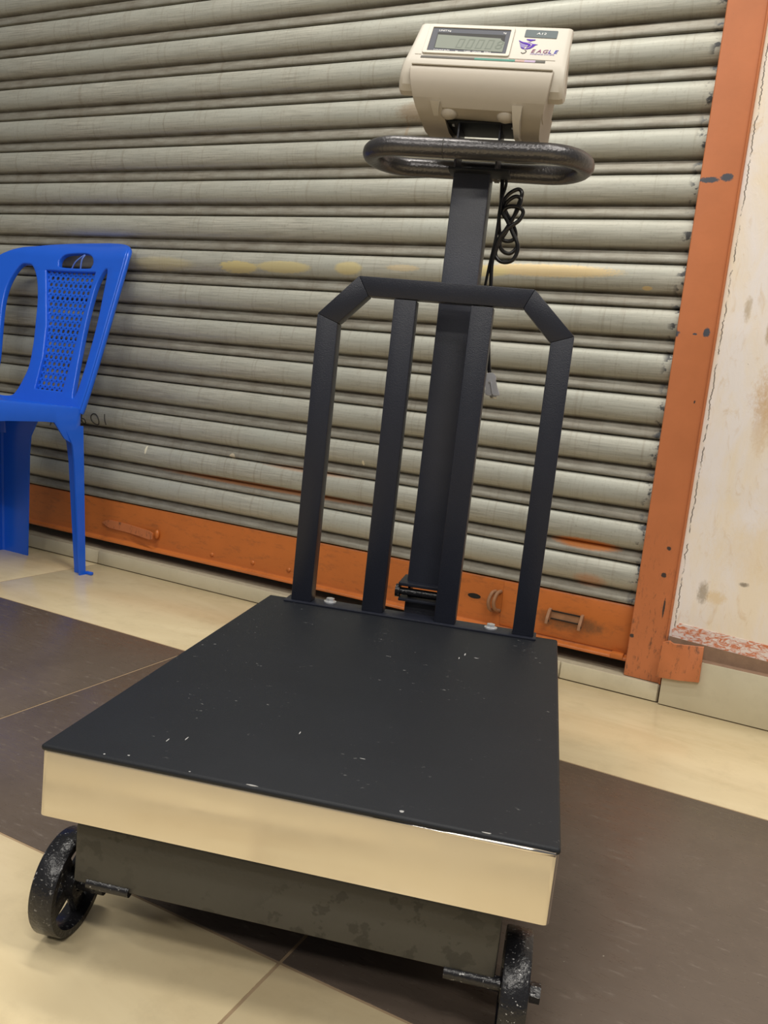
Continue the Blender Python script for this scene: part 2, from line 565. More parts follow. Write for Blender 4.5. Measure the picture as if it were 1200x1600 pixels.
for L in (0.42, 0.653, 0.653, 0.4):
    part_box('tile', (x, -0.0585, 0.002), (x+L-0.003, -0.0555, 0.1035), 'kerb_tile', bb, bev=0.0008)
    x += L
# ---- threshold kerb under the shutter
kerb = part_box('trim_3', (-5.5, -0.047, 0.0), (-0.165, 0.30, 0.034), 'concrete', bev=0.002, kind='structure')
x = -4.937
while x < -0.2:
    x1 = min(x+0.653, -0.166)
    part_box('tile', (x+0.0015, -0.051, 0.002), (x1-0.0015, -0.046, 0.0365), 'kerb_tile', kerb, bev=0.0008)
    x += 0.653
part_box('light_stop_panel', (-5.5, 0.30, 0.0), (2.0, 0.36, 3.0), 'dark', bev=0, auto=None, kind='structure')  # added dark panel; stops world light leaking in under the shutter

# ---- roller shutter
door = empty('door_1', (-0.24, 0.0, 0.0), kind='structure')
Z15, PI_ = 0.175761, 0.0857557
PROF = [(1.0, 0.006), (0.992, 0.0), (0.965, -0.0055), (0.91, -0.0095), (0.83, -0.0128), (0.74, -0.0147), (0.64, -0.0153), (0.54, -0.0143),
        (0.46, -0.012), (0.40, -0.0088), (0.350, -0.0045), (0.330, 0.0025), (0.308, 0.0045), (0.290, 0.0035), (0.270, -0.0015), (0.20, -0.0036), (0.13, -0.0060),
        (0.07, -0.0084), (0.03, -0.0072), (0.008, -0.001), (0.0, 0.002)]
bm = bmesh.new()
NX = 12
x0, x1 = -5.2, -0.236
rows = []
for i in range(NX+1):
    X = x0+(x1-x0)*i/NX
    rows.append([bm.verts.new((X+0.24, y, f*PI_)) for f, y in PROF] + [bm.verts.new((X+0.24, 0.012, 0.0)), bm.verts.new((X+0.24, 0.012, PI_))])
n = len(rows[0])
for i in range(NX):
    for j in range(n):
        bm.faces.new((rows[i][j], rows[i+1][j], rows[i+1][(j+1) % n], rows[i][(j+1) % n]))
bm.faces.new(rows[0])
bm.faces.new(rows[-1][::-1])
bmesh.ops.recalc_face_normals(bm, faces=bm.faces[:])
slat_me = bpy.data.meshes.new('slat')
bm.to_mesh(slat_me)
bm.free()
for p_ in slat_me.polygons:
    p_.use_smooth = True
slat_me.set_sharp_from_angle(angle=math.radians(45))
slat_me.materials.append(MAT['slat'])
for k in range(26):
    o = bpy.data.objects.new('slat', slat_me)
    C.objects.link(o)
    o.parent = door
    o.location = (0, 0, Z15+k*PI_)


def slat_y(z):
    f = ((z-Z15)/PI_) % 1.0
    for (f1, y1), (f0, y0) in zip(PROF, PROF[1:]):
        if f0 <= f <= f1:
            return y0+(y1-y0)*(f-f0)/(f1-f0)
    return 0.0


# handwriting on the slat beside the chair
bm = bmesh.new()
strokes = [
    [(-1.714, 0.412), (-1.712, 0.398), (-1.711, 0.383)],
    [(-1.7495+0.0145*math.cos(a), 0.394+0.0145*math.sin(a)-0.18*0.0145*math.cos(a)) for a in [0.4+k*0.42 for k in range(16)]],
    [(-1.797, 0.407), (-1.800, 0.398), (-1.806, 0.388), (-1.800, 0.377), (-1.790, 0.380), (-1.789, 0.388), (-1.797, 0.391), (-1.808, 0.393), (-1.813, 0.400)],
    [(-1.803, 0.411), (-1.797, 0.414), (-1.790, 0.412)], [(-1.797, 0.413), (-1.803, 0.376)],
    [(-1.930, 0.382), (-1.928, 0.357)], [(-1.905, 0.380), (-1.904, 0.358)], [(-1.885, 0.380), (-1.884, 0.362)]]
for s in strokes:
    pts = catmull([(x_+0.24, 0, z_) for x_, z_ in s], 4)
    tube(bm, [Vector((q.x, slat_y(q.z)-0.0002, q.z)) for q in pts], 0.0016, 6)
bm_obj('handwriting', bm, 'marker', door, label='black marker digits and strokes on the slat behind the chair')

# bottom bar: angle iron with a proud lower lip
bar = part_prism('bottom_bar', [(0.012, 0.1745), (-0.004, 0.1745), (-0.0055, 0.172), (-0.0055, 0.072), (-0.0065, 0.0695), (-0.021, 0.0665), (-0.0225, 0.0615), (-0.020, 0.060), (0.012, 0.060)],
                 'x', -4.96, 0.0005, 'orange_bar', door, bev=0.0006, auto=35, label='orange enamelled bottom bar of the shutter')
B = 0.24   # bar parts are written in door coordinates: x + 0.24
yb = -0.0055
# peeled strap at the left
bm = bmesh.new()
pts = []
for k in range(15):
    t = k/14
    xx = -1.705+t*0.20
    yy = yb-0.003-0.019*max(0, (t-0.45)/0.55)**1.2
    zc = 0.1085-0.004*t
    h = 0.0115 if t < 0.93 else 0.0115-0.05*(t-0.93)
    if t < 0.12:
        h = 0.0115*t/0.12+0.001
    pts.append([bm.verts.new((xx+B, yy, zc+h)), bm.verts.new((xx+B, yy, zc-h)), bm.verts.new((xx+B, yy+0.003, zc-h)), bm.verts.new((xx+B, yy+0.003, zc+h))])
for a, b in zip(pts, pts[1:]):
    for i in range(4):
        bm.faces.new((a[i], a[(i+1) % 4], b[(i+1) % 4], b[i]))
bm.faces.new(pts[0])
bm.faces.new(pts[-1][::-1])
bm_obj('pry_strap', bm, 'orange', bar, auto=30, label='bent orange metal strap welded to the bar')
bm = bmesh.new()
bmesh.ops.create_icosphere(bm, subdivisions=2, radius=0.009, matrix=Matrix.Translation((-1.503+B, yb-0.006, 0.108)) @ Matrix.Diagonal((0.8, 0.7, 1.5, 1)))
bm_obj('weld_lump', bm, 'orange_bar', bar, smooth=True)
for x_, z_ in ((-1.32, 0.085), (-1.19, 0.088), (-1.08, 0.09)):
    bm = bmesh.new()
    bmesh.ops.create_icosphere(bm, subdivisions=2, radius=0.006, matrix=Matrix.Translation((x_+B, yb, z_)) @ Matrix.Diagonal((1, 0.5, 1, 1)))
    bm_obj('rivet', bm, 'orange_bar', bar, smooth=True)
# slot, seam, staple
bm = bmesh.new()
prism(bm, [(-0.5885+0.0155*math.cos(a)*1.0+B, 0.1255+0.0058*math.sin(a)) for a in [k*math.pi/8 for k in range(16)]], 'y', yb-0.0004, yb+0.001)
bm_obj('lock_slot', bm, 'dark', bar, label='dark oval lock slot')
part_box('bar_splice', (-0.5225+B, yb-0.0022, 0.0735), (-0.236+B, yb+0.001, 0.1715), 'orange_bar', bar, bev=0.001, label='orange splice plate at the right end of the bar')
for (xs, dz) in ((-0.540, 0), (-0.528, 0.002)):
    bm = bmesh.new()
    path = catmull([(xs+B, yb, 0.146+dz), (xs-0.004+B, yb-0.014, 0.143+dz), (xs-0.007+B, yb-0.022, 0.125+dz), (xs-0.004+B, yb-0.017, 0.108+dz), (xs+0.002+B, yb, 0.102+dz)], 5)
    tube(bm, path, 0.0042, 8)
    bm_obj('staple', bm, 'rust', bar, smooth=True, label='rusty bent staple on the bar')
# hasp: two lugs with a slotted recess between
bm = bmesh.new()
box(bm, (-0.412+B, yb-0.0032, 0.1145), (-0.345+B, yb-0.0015, 0.1295))
bm_obj('hasp_recess', bm, 'rust', bar)
for nm, z_ in (('hasp_edge', 0.1305), ('hasp_edge', 0.1135)):
    part_box(nm, (-0.415+B, yb-0.0048, z_-0.0012), (-0.342+B, yb-0.001, z_+0.0012), 'dark', bar, bev=0)
for xs in (-0.413, -0.343):
    pr_ = [(yb+0.001, 0.136), (yb-0.012, 0.134), (yb-0.026, 0.117), (yb-0.030, 0.106), (yb-0.024, 0.104), (yb-0.016, 0.110), (yb+0.001, 0.116)]
    part_prism('hasp_lug', pr_, 'x', xs-0.0032+B, xs+0.0032+B, 'rust', bar, bev=0.001, label='rusty hasp lug sticking out of the bar')
    bm = bmesh.new()
    cyl(bm, (xs-0.0036+B, yb-0.0225, 0.1115), (xs+0.0036+B, yb-0.0225, 0.1115), 0.0028, 10)
    bm_obj('lug_hole', bm, 'dark', bar)
part_box('bar_stop', (-0.2725+B, -0.026, 0.0625), (-0.2475+B, -0.004, 0.0735), 'orange_bar', bar, bev=0.001)

# ---- jamb
jm = part_prism('trim_1', [(-0.2395, 0.0115), (-0.2395, -0.030), (-0.238, -0.0315), (-0.1715, -0.0335), (-0.1695, -0.0345), (-0.1680, -0.0405), (-0.1655, -0.0415), (-0.1640, -0.0385), (-0.1632, 0.0115)],
                'z', 0.0355, 3.0, 'orange', bev=0, auto=30, kind='structure')
part_prism('trim_2', [(-0.1720, 0.0565), (-0.1705, 0.1285), (-0.158, 0.134), (-0.150, 0.1285), (-0.135, 0.131), (-0.0945, 0.136), (-0.0930, 0.0650), (-0.130, 0.0600)],
           'y', -0.0665, -0.0590, 'orange', bev=0.0008, kind='structure')

# ================================================================== PLATFORM SCALE
TH = 0.2605715725
S = empty('platform_scale', (-0.547843, -1.248951, 0), TH, category='scale',
          label='black platform weighing scale on cast wheels with steel skirt, back rail and cream digital indicator')
W, D, H = 0.45, 0.6076, 0.2196
CHIPS = [(0.058, 0.0035, 0.0012, 0.0012), (0.078, 0.0095, 0.0012, 0.0010), (0.138, 0.003, 0.0010, 0.0008), (0.195, 0.0012, 0.0050, 0.0008), (0.322, 0.008, 0.0022, 0.0018),
         (0.392, 0.0012, 0.0050, 0.0007), (0.327, 0.46, 0.0010, 0.0055), (0.321, 0.44, 0.0007, 0.0045), (0.343, 0.452, 0.0030, 0.0009), (0.094, 0.052, 0.0007, 0.0045), (0.108, 0.062, 0.0007, 0.004), (0.20, 0.12, 0.0006, 0.003), (0.27, 0.09, 0.003, 0.0005)]

# top plate: rounded slab
bm = bmesh.new()
box(bm, (-0.0006, -0.0012, H-0.0062), (W+0.0006, D, H), 0.0028, 3)
bm_obj('platform_plate', bm, 'top', S, auto=50)
# steel skirt: folded sheet, open below
bm = bmesh.new()
outer, inner = [], []
R = 0.006


def rrect(x0, y0, x1, y1, r, n=5):
    o = []
    for cx, cy, a0 in ((x1-r, y0+r, -math.pi/2), (x1-r, y1-r, 0), (x0+r, y1-r, math.pi/2), (x0+r, y0+r, math.pi)):
        for k in range(n+1):
            a = a0+math.pi/2*k/n
            o.append((cx+r*math.cos(a), cy+r*math.sin(a)))
    return o


rings = []
for (ins, z, r) in ((0.001, H-0.0045, R), (0.0, H-0.008, R), (0.0, H-0.0668, R), (0.0022, H-0.0668, R-0.001), (0.0022, H-0.007, R-0.001)):
    rings.append([bm.verts.new((p[0], p[1], z)) for p in rrect(ins, ins, W-ins, D-ins, r)])
for A, Bq in zip(rings, rings[1:]):
    n = len(A)
    for i in range(n):
        bm.faces.new((A[i], A[(i+1) % n], Bq[(i+1) % n], Bq[i]))
bm_obj('skirt', bm, 'steel', S, auto=40, label='polished stainless skirt')

# chipped paint and a bare steel edge along the front
bm = bmesh.new()
for (cu, cv, a, b_) in CHIPS:
    n = 7
    prism(bm, [(cu+a*math.cos(q*6.283/n)*random.uniform(0.7, 1.2), cv+b_*math.sin(q*6.283/n)*random.uniform(0.7, 1.2)) for q in range(n)], 'z', H-0.0008, H+0.00015)
bm_obj('paint_chips', bm, 'chip', S, label='pale paint chips and scratches on the black plate')
bm = bmesh.new()
tube(bm, [(0.30, -0.0002, H-0.0058), (0.36, -0.0010, H-0.0056), (0.42, -0.0018, H-0.0050), (W-0.003, -0.0018, H-0.0048)], [0.0004, 0.0012, 0.0020, 0.0020], 10)
bm_obj('bare_edge', bm, 'steel', S, smooth=True, label='bare bright steel edge at the front right corner')

# base frame: four beams
part_box('beam', (0.020, 0.030, 0.0745), (0.4145, 0.075, 0.134), 'beam', S, bev=0.003, label='dusty grey-black front beam')
part_box('beam', (0.020, 0.545, 0.0745), (0.4145, 0.590, 0.134), 'beam', S, bev=0.003)
for u in (0.030, 0.385):
    part_box('beam', (u, 0.075, 0.0745), (u+0.03, 0.545, 0.134), 'beam', S, bev=0.003)
for (u, v) in ((0.06, 0.10), (0.39, 0.10), (0.06, 0.50), (0.39, 0.50)):
    bm = bmesh.new()
    cyl(bm, (u, v, 0.132), (u, v, H-0.006), 0.014, 16)
    bm_obj('load_cell_foot', bm, 'beam', S, auto=40)


# wheels
def wheel(u0, u1, v, r, side):
    """cast spoked wheel; side = +1 when the hub cap faces +u"""
    um = (u0+u1)/2
    ax = 0.033 if v < 0.3 else 0.587
    hw = (u1-u0)/2
    bm = bmesh.new()
    lathe_x(bm, [(r-0.001, -hw), (r, -hw+0.0015), (r, hw-0.0015), (r-0.001, hw), (r-0.0075, hw), (r-0.010, hw*0.35), (r-0.010, -hw*0.35), (r-0.0075, -hw)], um, v, r, 48)
    o = bm_obj('wheel', bm, 'iron', S, auto=40, label='cast iron spoked wheel')
    bm = bmesh.new()
    lathe_x(bm, [(0.0075, -hw), (0.014, -hw), (0.016, -hw*0.3), (0.016, hw*0.3), (0.014, hw), (0.0075, hw)], um, v, r, 24)
    bm_obj('hub', bm, 'iron', o, auto=40)
    for k in range(4):
        a = math.radians(28+90*k)
        c, s = math.cos(a), math.sin(a)
        bm = bmesh.new()
        box(bm, (-0.0045, -0.0062, 0.012), (0.0045, 0.0062, r-0.008), 0.002)
        # widen at the ends
        for vtx in bm.verts:
            t = abs((vtx.co.z-0.012)/(r-0.020)-0.5)*2
            vtx.co.y *= 0.75+0.9*t*t
        bm.transform(Matrix.Translation((um, v, r)) @ Matrix.Rotation(a, 4, 'X'))
        bm_obj('spoke', bm, 'iron', o, auto=40)
    # axle stub with end nut, welded under the beam
    bm = bmesh.new()
    if side > 0:
        cyl(bm, (um, v, r), (0.400, v, r), 0.0062, 16)
        cyl(bm, (0.371, ax, 0.0705), (u0-0.001, ax, 0.0705), 0.0060, 16)
    else:
        cyl(bm, (um, v, r), (0.035, v, r), 0.0062, 16)
        cyl(bm, (0.034, ax, 0.0755), (0.0765, ax, 0.0755), 0.0055, 16)
    bm_obj('axle', bm, 'iron', S, auto=50)
    e = u1+0.003 if side > 0 else u0-0.003
    bm = bmesh.new()
    cyl(bm, (e, v, r), (e+side*0.009, v, r), 0.0085, 6)
    bm_obj('axle_nut', bm, 'iron', o, auto=30)
    return o


WR = 0.0498
wheel(-0.0155, 0.0085, 0.064, WR, -1)
wheel(0.4205, 0.4435, 0.060, WR, +1)
wheel(-0.013, 0.0105, 0.560, WR, -1)
wheel(0.4205, 0.4435, 0.560, WR, +1)

# back rail
V0, V1 = 0.588, 0.613
part_box('base_plate', (0.0305, 0.5805, H), (0.4185, 0.618, H+0.003), 'coat', S, bev=0.0008)
for (a, b) in ((0.0400, 0.0722), (0.1530, 0.1855), (0.2652, 0.2972), (0.3832, 0.4145)):
    pts = [(a, H+0.003), (b, H+0.003), (b, 0.690), (a, 0.690)]
    if a < 0.05:
        pts = [(a, H+0.003), (b, H+0.003), (0.0718, 0.6478), (0.0398, 0.6595)]
    elif a > 0.35:
        pts = [(a, H+0.003), (b, H+0.003), (0.4145, 0.6598), (0.3826, 0.6485)]
    part_prism('rail_post', pts, 'y', V0, V1, 'coat', S, bev=0.0012)
part_prism('rail_corner', [(0.0398, 0.6597), (0.0718, 0.648), (0.1137, 0.6908), (0.0972, 0.7185)], 'y', V0, V1, 'coat', S, bev=0.0012)
part_prism('rail_corner', [(0.4145, 0.66), (0.3826, 0.6487), (0.3392, 0.6920), (0.3520, 0.7195)], 'y', V0, V1, 'coat', S, bev=0.0012)
part_prism('top_rail', [(0.0974, 0.7185), (0.1139, 0.6908), (0.3390, 0.6920), (0.3518, 0.7195)], 'y', V0, V1, 'coat', S, bev=0.0012)
for u, v in ((0.0985, 0.606), (0.3505, 0.602)):
    bm = bmesh.new()
    cyl(bm, (u, v, H+0.003), (u, v, H+0.0048), 0.0098, 20)
    cyl(bm, (u, v, H+0.0048), (u, v, H+0.0095), 0.0066, 6)
    bm_obj('bolt', bm, 'chrome', S, auto=30, label='shiny zinc hex bolt and washer')

# pole with folding hinge
PU0, PU1, PV0, PV1 = 0.2095, 0.2640, 0.648, 0.695
part_box('pole', (PU0, PV0, 0.262), (PU1, PV1, 0.888), 'pole', S, bev=0.0022)
part_box('pole_stub', (PU0, PV0, 0.060), (PU1, PV1, 0.240), 'coat', S, bev=0.0022)
part_box('pole_bracket', (0.195, 0.591, 0.078), (0.279, 0.648, 0.130), 'beam', S, bev=0.002)
hp = part_box('hinge_plate', (0.199, 0.630, 0.2600), (0.272, PV1, 0.2655), 'coat', S, bev=0.001)
part_box('hinge_plate', (0.2005, 0.632, 0.2355), (0.272, PV1, 0.2400), 'coat', S, bev=0.001)
for u in (0.2095, 0.2635):
    part_box('hinge_cheek', (u, 0.665, 0.239), (u+0.004, PV1, 0.261), 'coat', S, bev=0.0006)
bm = bmesh.new()
cyl(bm, (0.196, 0.640, 0.2500), (0.274, 0.640, 0.2500), 0.0058, 16)
cyl(bm, (0.1945, 0.640, 0.2500), (0.2015, 0.640, 0.2500), 0.0105, 18)
bm_obj('hinge_pin', bm, 'iron', S, auto=40)

# handle loop
bm = bmesh.new()
CU, CV, CW, HL, HR = 0.2400, 0.657, 0.9055, 0.171, 0.0555
path = []
for k in range(17):
    a = -math.pi/2+math.pi*k/16
    path.append(Vector((CU+HL-HR-0.0135+HR*math.cos(a), CV+HR*math.sin(a), CW)))
for k in range(17):
    a = math.pi/2+math.pi*k/16
    path.append(Vector((CU-HL+HR+0.0135+HR*math.cos(a), CV+HR*math.sin(a), CW)))
tube(bm, path, 0.0138, 20, True)
hd = bm_obj('handle', bm, 'handle', S, smooth=True, label='grey hammertone tube handle loop')
bm = bmesh.new()
lathe_x(bm, [(0.0130, -0.001), (0.01425, -0.0005), (0.01425, 0.0005), (0.0130, 0.001)], 0.1985, CV-HR, CW, 24)
bm_obj('weld_seam', bm, 'beam', hd, smooth=True)
bm = bmesh.new()
lathe_x(bm, [(0.0130, -0.004), (0.0155, -0.0035), (0.0155, 0.0035), (0.0130, 0.004)], 0.268, CV+HR, CW, 24)
bm_obj('collar', bm, 'beam', hd, auto=40)
part_box('bracket_plate', (0.203, 0.632, 0.8850), (0.292, 0.672, 0.8895), 'top', S, bev=0.001)
# hat bracket that carries the indicator
hb = part_box('indicator_bracket', (0.1955, 0.624, 0.9480), (0.2975, 0.690, 0.9510), 'top', S, bev=0.0007)
for u in (0.2115, 0.2712):
    part_box('bracket_leg', (u, 0.625, 0.888), (u+0.0028, 0.688, 0.948), 'coat', hb, bev=0.0005)
for u in (0.2035, 0.2895):
    for v in (0.634, 0.68):
        bm = bmesh.new()
        cyl(bm, (u, v, 0.9455), (u, v, 0.948), 0.0022, 10)
        bm_obj('screw', bm, 'chrome', hb, auto=40)

# ------------------------------------------------------------------ indicator (own axes: x right, y back, z up)
IM = Matrix.Translation((0.242, 0.655, 0.953)) @ Matrix.Rotation(-math.radians(6), 4, 'Z') @ Matrix.Rotation(math.radians(3), 4, 'Y')


def loft(bm, prof, halfw, secs, taper=0.0):
    """profile (y, z) swept in x; halfw(z) -> (lo, hi); secs = [(s, inset)]"""
    cy = sum(p[0] for p in prof)/len(prof)
    cz = sum(p[1] for p in prof)/len(prof)
    rings = []
    for s, ins in secs:
        ring = []
        for (y, z) in prof:
            lo, hi = halfw(z)
            d = math.hypot(y-cy, z-cz)
            k = 1-ins/d
            bk = 1-taper*max(0, (y+0.008)/0.064)
            ring.append(bm.verts.new(((lo+(hi-lo)*(s+1)/2)*bk, cy+(y-cy)*k, cz+(z-cz)*k)))
        rings.append(ring)
    n = len(prof)
    for A, Bq in zip(rings, rings[1:]):
        for i in range(n):
            bm.faces.new((A[i], A[(i+1) % n], Bq[(i+1) % n], Bq[i]))
    bm.faces.new(rings[0][::-1])
    bm.faces.new(rings[-1])


SEC = [(-1, 0.006), (-0.985, 0.0022), (-0.96, 0.0006), (-0.93, 0), (0.93, 0), (0.96, 0.0006), (0.985, 0.0022), (1, 0.006)]
up = [(-0.015, 0.132), (-0.0335, 0.101), (-0.052, 0.070), (-0.0565, 0.0595), (-0.0580, 0.046), (-0.0560, 0.034), (-0.0500, 0.0265), (-0.040, 0.0235),
      (0.000, 0.0460), (0.040, 0.0660), (0.054, 0.0760), (0.056, 0.110), (0.048, 0.128), (0.030, 0.1365), (-0.008, 0.1350)]


def hw_up(z):
    t = (z-0.024)/(0.132-0.024)
    h_ = 0.1195-0.0085*t
    return (-h_, h_)


bm = bmesh.new()
loft(bm, up, hw_up, SEC, 0.24)
ind = bm_obj('indicator', bm, 'cream', S, auto=28, label='cream plastic digital weight indicator with grey display')
ind.matrix_local = IM


def hw_lo(z):
    t = min(1, max(0, (0.058-z)/0.075))
    h_ = 0.1015-0.016*t**1.6
    return (-h_+0.006*t, h_+0.006*t)


lo_prof = [(-0.0535, 0.0615), (-0.0605, 0.0590), (-0.0660, 0.0520), (-0.0690, 0.0400), (-0.0685, 0.0280), (-0.0640, 0.0150), (-0.0570, 0.0050), (-0.0480, 0.0005), (-0.036, -0.0010),
           (0.045, 0.001), (0.050, 0.03), (0.0, 0.05)]
bm = bmesh.new()
loft(bm, lo_prof, hw_lo, [(-1, 0.0015), (-0.992, 0), (0.992, 0), (1, 0.0015)], 0.10)
cov = bm_obj('lower_cover', bm, 'cream_shaded', ind, auto=28, label='cream curved lower cover')
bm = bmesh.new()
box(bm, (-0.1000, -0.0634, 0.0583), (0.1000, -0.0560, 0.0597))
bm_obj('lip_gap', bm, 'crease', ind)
# cheeks that hang lower on both sides of the bracket
side_prof = [(-0.0640, 0.0150), (-0.0570, 0.0046), (-0.0480, -0.0035), (-0.0330, -0.0115), (-0.0190, -0.0180), (0.030, -0.0165), (0.045, -0.003), (0.02, 0.02)]
for (a, b) in ((-0.985, -0.56), (0.585, 0.985)):
    bm = bmesh.new()
    rings = []
    for s in (a, b):
        ring = []
        for (y, z) in side_prof:
            l_, h_ = hw_lo(z)
            ring.append(bm.verts.new((l_+(h_-l_)*(s+1)/2, y-0.0003, z)))
        rings.append(ring)
    n = len(side_prof)
    for i in range(n):
        bm.faces.new((rings[0][i], rings[0][(i+1) % n], rings[1][(i+1) % n], rings[1][i]))
    bm.faces.new(rings[0][::-1])
    bm.faces.new(rings[1])
    bm_obj('cover_cheek', bm, 'cream_shaded', cov.parent, auto=28)
# ribs and round feet
for x_ in (-0.057, 0.0605):
    bm = bmesh.new()
    big = x_ > 0
    zt, zb = 0.0105, (-0.022 if big else -0.004)
    vs = []
    for (z, w2, y) in ((zt, 0.0072, -0.0655), ((zt+zb)/2, 0.0052, -0.0585 if not big else -0.0560), (zb, 0.0035, -0.0475 if not big else -0.034)):
        vs.append([bm.verts.new((x_-w2, y, z)), bm.verts.new((x_+w2, y, z)), bm.verts.new((x_+w2, y+0.030, z)), bm.verts.new((x_-w2, y+0.030, z))])
    for A, Bq in zip(vs, vs[1:]):
        for i in range(4):
            bm.faces.new((A[i], A[(i+1) % 4], Bq[(i+1) % 4], Bq[i]))
    bm.faces.new(vs[0][::-1])
    bm.faces.new(vs[-1])
    bm_obj('rib', bm, 'cream', ind, auto=30)
for x_ in (-0.039, 0.0435):
    bm = bmesh.new()
    bmesh.ops.create_uvsphere(bm, u_segments=20, v_segments=12, radius=0.0125, matrix=Matrix.Translation((x_, -0.0465, 0.0030)) @ Matrix.Diagonal((1.1, 0.75, 0.85, 1)))
    bm_obj('cover_foot', bm, 'cream_shaded', ind, smooth=True)

# ---- face plane: (a, b) = (right, up along the slope)
FT = Vector((0, 0.037, 0.062)).normalized()
FN = Vector((0, -FT.z, FT.y))
FM = Matrix((Vector((1, 0, 0)), FT, FN)).transposed().to_4x4()
FM.translation = Vector((0, -0.052, 0.070))


def on_face(name, me, m, lift, loc=(0, 0), parent=None, **props):
    me.transform(Matrix.Translation((loc[0], loc[1], lift)))
    me.transform(FM)
    return link(name, me, m, parent or ind, **props)


def rounded(pts, r=0.002, n=3):
    out = []
    L = len(pts)
    for i in range(L):
        p, a, b = Vector(pts[i]), Vector(pts[i-1]), Vector(pts[(i+1) % L])
        u, v = (a-p).normalized()*r, (b-p).normalized()*r
        for k in range(n+1):
            t = k/n
            out.append(tuple((p+u)*(1-t)**2+p*2*t*(1-t)+(p+v)*t*t))
    return out


def flat(pts, th=0.0004, r=0.0):
    return shape2d(rounded(pts, r) if r else pts, [], th)


# raised surround and bezel
bz = [(-0.0893, 0.0635), (0.0250, 0.0628), (0.0278, 0.0150), (-0.0868, 0.0155)]
me = shape2d(rounded([(-0.0955, 0.0700), (0.0300, 0.0692), (0.0335, 0.0105), (-0.0930, 0.0105)], 0.004), [rounded(bz, 0.001)[::-1]], 0.0012, 0.0004)
on_face('display_surround', me, 'cream', 0.0006)
bezel = on_face('display_bezel', flat(bz, 0.0003, 0.001), 'bezel', 0.0006, label='grey display bezel')
# sub-prints are children of the indicator (thing > part > sub-part)
on_face('lcd_edge', flat([(-0.0805, 0.0538), (0.0190, 0.0530), (0.0202, 0.0405), (-0.0780, 0.0225)], 0.0002), 'lcd_dark', 0.0010)
on_face('lcd', flat([(-0.0790, 0.0490), (0.0140, 0.0455), (0.0150, 0.0425), (0.0215, 0.0385), (0.0222, 0.0185), (-0.0768, 0.0218)], 0.0002), 'lcd', 0.0012, label='grey-green display glass')


def seg_digit(cx, cy, w_, h_):
    t = 0.0016
    sh = 0.12
    holes = [[(cx-w_/2+t, cy-h_/2+t), (cx+w_/2-t, cy-h_/2+t), (cx+w_/2-t+sh*(h_-2*t), cy+h_/2-t), (cx-w_/2+t+sh*(h_-2*t), cy+h_/2-t)]]
    out = [(cx-w_/2, cy-h_/2), (cx+w_/2, cy-h_/2), (cx+w_/2+sh*h_, cy+h_/2), (cx-w_/2+sh*h_, cy+h_/2)]
    return shape2d(out, [holes[0][::-1]], 0.0001)


for k in range(4):
    on_face('display_digit', seg_digit(-0.0425+k*0.0142, 0.0325, 0.0092, 0.0185), 'seg', 0.00145)
on_face('display_digit', text_mesh('8', 0.024, 0.15), 'seg', 0.00145, (0.008, 0.0240))
for (s, a, b, sz) in (('UNIT:kg', -0.0800, 0.0562, 0.0046), ('kg', 0.0150, 0.0560, 0.0042), ('COUNT', -0.0775, 0.0166, 0.0036), ('SUM', -0.0620, 0.0166, 0.0036),
                      ('kg', -0.0450, 0.0164, 0.0034), ('TARE', -0.0330, 0.0163, 0.0036), ('GROSS', -0.0205, 0.0162, 0.0036), ('ZERO', -0.0040, 0.0161, 0.0036)):
    on_face('display_caption', text_mesh(s, sz, 0, 0.0001, 1.15), 'white', 0.0011, (a, b), label='white printed caption')
# badge
on_face('model_badge', flat([(0.0452, 0.0665), (0.0908, 0.0658), (0.0912, 0.0508), (0.0458, 0.0518)], 0.0003, 0.0015), 'badge', 0.0004, label='grey badge with white characters')
on_face('badge_print', text_mesh('A12', 0.0055, 0.1, 0.0001, 1.5), 'white', 0.0009, (0.0620, 0.0570))
# eagle emblem: head plate, wing with feathers, breast and hook
u0 = 0.0004


def em(px, py):     # emblem drawn on a small sheet, 1200 x 840 units for the badge corner
    return (0.0395+(px-95)*0.0288/375, 0.0470-(py-270)*0.0275/260)


def emshape(pts, m, name='emblem'):
    on_face(name, flat([em(*p) for p in pts], 0.0001), m, u0)


emshape([(232, 263), (402, 266), (392, 280), (340, 292), (330, 300), (300, 300), (290, 290), (245, 280)], 'purple')
emshape([(95, 288), (180, 320), (255, 330), (330, 352), (345, 375), (320, 400), (268, 425), (295, 385), (285, 370), (200, 350), (120, 318)], 'purple')
emshape([(370, 350), (470, 358), (430, 368), (400, 402), (350, 440), (290, 452), (240, 452), (300, 430), (345, 405), (362, 375)], 'purple')
emshape([(118, 330), (190, 356), (265, 375), (280, 388), (255, 395), (180, 372), (135, 350)], 'lilac')
emshape([(138, 362), (200, 382), (252, 398), (245, 412), (190, 398), (150, 380)], 'lilac')
emshape([(152, 390), (200, 404), (245, 418), (240, 430), (190, 418), (160, 406)], 'lilac')
emshape([(165, 415), (210, 430), (250, 440), (235, 452), (195, 440)], 'purple')
emshape([(262, 312), (320, 318), (365, 340), (372, 375), (350, 410), (340, 405), (358, 372), (350, 345), (315, 328)], 'lilac')
hk = [(262, 468), (300, 478), (305, 500), (285, 525), (240, 538), (208, 520), (205, 508), (215, 512), (240, 526), (275, 515), (292, 498), (288, 484), (262, 476)]
emshape(hk, 'strip')
for i, ch in enumerate('EAGLE'):
    on_face('brand_letter', text_mesh(ch, 0.0092, 0.22, 0.0001, 1.12), ('maroon', 'maroon', 'maroon', 'purple', 'navy')[i], u0, (0.0612+i*0.0079, 0.0217-i*0.00002))
on_face('brand_caption', text_mesh('WEIGHING SYSTEMS', 0.0037, 0.1, 0.0001, 1.0), 'lilac', u0, (0.0608, 0.0178))
